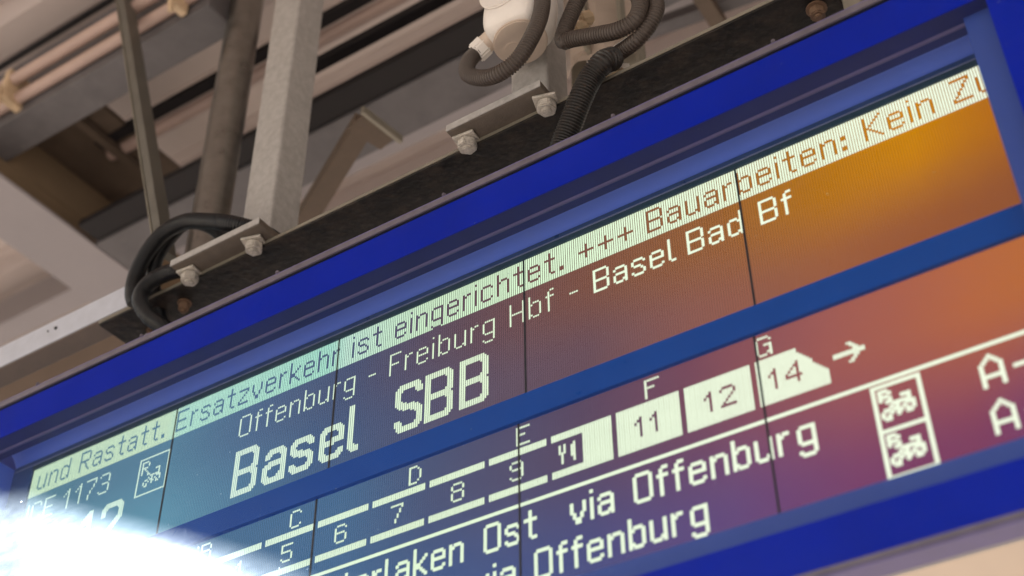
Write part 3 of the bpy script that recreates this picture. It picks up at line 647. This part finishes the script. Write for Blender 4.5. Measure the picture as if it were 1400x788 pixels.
top = set(); bold_top = set()
words = set()
for txt, c in (('und', 5), ('Rastatt.', 34), ('Ersatzverkehr', 97), ('ist', 200), ('eingerichtet.', 223), ('+++', 314), ('Bauarbeiten:', 345), ('Kein', 435), ('Zu', 468)):
    write(words, txt, c, 2)
ticker = {(x, y) for x in range(480) for y in range(16)} - words
write(top, 'I', 2, 20); write(top, 'CE', 5, 20); write(top, '1', 26, 20)
write(top, '1173', 28 + 0, 20) if False else None
top -= {(x, y) for (x, y) in top if x >= 26}
for ch, c in (('1', 27), ('1', 35), ('7', 42), ('3', 51)): write(top, ch, c, 20)
outline(top, 77, 21, 95, 40)
for y, l in enumerate(['1111.', '1...1', '1...1', '1111.', '1.1..', '1..1.', '1...1']):
    for x, c in enumerate(l):
        if c == '1': top.add((79 + x, 23 + y))
bike(top, 81, 28, ['.......111.', '.........1.', '..11.....1.', '....111111.', '...1.1..111', '.11.11.1..1', '1..1.11.1.1', '1.1..1..11.', '.11........'])
write(top, 'Offenburg', 138, 20); write(top, '-', 210, 20); write(top, 'Freiburg', 221, 20); write(top, 'Hbf', 281, 20); write(top, '-', 309, 20)
for ch, c in zip('Basel', (320, 329, 337, 345, 353)): write(bold_top, ch, c, 20)
for ch, c in zip('Bad', (361, 370, 378)): write(bold_top, ch, c, 20)
write(bold_top, 'B', 391, 20); write(bold_top, 'f', 400, 20)
for ch, c in (('1', 44), ('2', 57), ('B', 138), ('a', 155), ('s', 170), ('e', 186), ('l', 201), ('S', 225), ('B', 240), ('B', 257)): big(top, ch, c, 38)

low = set(); low_text = set()
for ch, c in (('B', 131), ('C', 179), ('D', 238), ('E', 287), ('F', 341), ('G', 384)): small(low, ch, c, 1)
for i, st in enumerate(range(140, 330, 27)):
    if st > 310: break
    for x in range(st, st + 25):
        for y in (10, 11, 12, 25, 26, 27): low.add((x, y))
small(low, '4', 150, 15); small(low, '5', 176, 15); small(low, '6', 203, 15); small(low, '7', 230, 15); small(low, '8', 258, 15); small(low, '9', 284, 15)
def block(s, x0, x1, y0, y1):
    for x in range(x0, x1):
        for y in range(y0, y1): s.add((x, y))
block(low, 315, 327, 10, 28); block(low, 329, 354, 10, 28); block(low, 356, 381, 10, 28)
nose = {(x, y) for x in range(383, 408) for y in range(10, 28) if y >= 10 + max(0, (x - 397) * 1.2)}
low |= nose
dig = set(); small(dig, '11', 336, 15); small(dig, '12', 363, 15); small(dig, '14', 387, 15); low -= dig
for y, l in enumerate(['1.1...1', '1.1..11', '1.1..11', '111..11', '.1...11', '.1...11', '.1....1', '.1....1']):
    for x, c in enumerate(l):
        if c == '1': low.add((305 + x, 15 + y))
block(low, 410, 420, 18, 20)
for k in range(5): block(low, 416 + 0 + (4 - k) - 1, 416 + (4 - k) + 2 - 1, 19 - k, 20 - k); block(low, 415 + (4 - k), 417 + (4 - k), 18 + k, 19 + k)
block(low_text, 0, 480, 33, 34)
for txt, c in (('Interlaken', 197), ('Ost', 273), ('via', 309)): write(low_text, txt, c, 37)
for ch, c in zip('Offenburg', (334, 343, 349, 355, 363, 371, 379, 387, 394)): write(low_text, ch, c, 37)
write(low_text, 'via', 269, 53)
for ch, c in zip('Offenburg', (294, 303, 309, 315, 323, 331, 339, 347, 354)): write(low_text, ch, c, 53)
for r0 in (35, 51):
    outline(low_text, 420, r0, 435, r0 + 16, 1)
    for y, l in enumerate(['111.', '1..1', '111.', '1..1']):
        for x, c in enumerate(l):
            if c == '1': low_text.add((422 + x, r0 + 2 + y))
    bike(low_text, 422, r0 + 5, ['.......111.', '..11.....1.', '....111111.', '...1.1..111', '.11.11.1..1', '1..1.11.1.1', '1.1..1..11.', '.11........'])
write(low_text, 'A', 454, 37); write(low_text, '-', 464, 37); write(low_text, '-', 467, 37)
write(low_text, 'A', 454, 53); write(low_text, '-', 464, 53); write(low_text, '-', 467, 53)

def runs(pix, c0, c1):
    cols = {}
    for x, y in pix:
        if c0 <= x < c1: cols.setdefault(x, []).append(y)
    for x, ys in cols.items():
        ys.sort(); a = ys[0]; p = a
        for y in ys[1:] + [None]:
            if y is None or y != p + 1:
                yield x, a, p + 1
                a = y
            p = y
def pixel_mesh(pix, c0, c1, row0, yf, colw=.74, maxrow=999, ext=-.09):
    vs, fs = [], []
    for x, a, b in runs(pix, c0, c1):
        if a >= maxrow: continue
        b = min(b, maxrow)
        xa, xb = cx(x + (1 - colw) / 2 - .12), cx(x + 1 - (1 - colw) / 2 - .12)
        za, zb = rz(row0 + a - ext), rz(row0 + b + ext)
        y_ = yf - .0003 * (x % 2)
        i = len(vs)
        vs += [P(xa, y_, zb), P(xb, y_, zb), P(xb, y_, za), P(xa, y_, za)]
        fs.append((i, i + 1, i + 2, i + 3))
    return vs, fs
low_bold = set(); top_bold = set()
def add_pixels(name, pix, c0, c1, row0, yf, m, parent, maxrow=999, colw=.70, ext=-.09):
    vs, fs = pixel_mesh(pix, c0, c1, row0, yf, colw, maxrow, ext)
    if not fs: return
    off = parent_origin(parent)
    me = bpy.data.meshes.new(name); me.from_pydata([v - off for v in vs], [], fs); me.materials.append(m)
    o = bpy.data.objects.new(name, me); C.objects.link(o); o.parent = parent; o['kind'] = 'stuff'; return o
for i in range(5):
    c0, c1 = 96 * i, 96 * (i + 1)
    e = .42
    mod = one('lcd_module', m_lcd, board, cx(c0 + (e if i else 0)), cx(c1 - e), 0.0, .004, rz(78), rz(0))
    add_pixels('lit_ticker_dots', ticker, c0, c1, 0, -.0022, m_tick, mod)
    add_pixels('lit_dots', top, c0, c1, 0, -.0022, m_lit, mod, colw=.76)
    add_pixels('lit_dots', bold_top, c0, c1, 0, -.0022, m_lit, mod, colw=1.1, ext=.05)
    if i: one('seam', m_gasket, board, cx(c0 - .42), cx(c0 + .42), -.0035, .003, rz(72), rz(0))
    add_pixels('lit_dots', bold_top, c0, c1, 0, -.0022, m_lit, mod, colw=1.1, ext=.05)
    if i: one('seam', m_gasket, board, cx(c0 - .42), cx(c0 + .42), -.0605, -.054, rz(158), rz(80))
    e0 = 0
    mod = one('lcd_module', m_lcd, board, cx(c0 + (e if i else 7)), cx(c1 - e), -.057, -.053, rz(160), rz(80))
    add_pixels('lit_dots', low, c0, c1, 82, -.0592, m_lit, mod, colw=.86)
    add_pixels('lit_text_dots', low_text, c0, c1, 82, -.0598, m_lit, mod, colw=1.4, ext=.2)
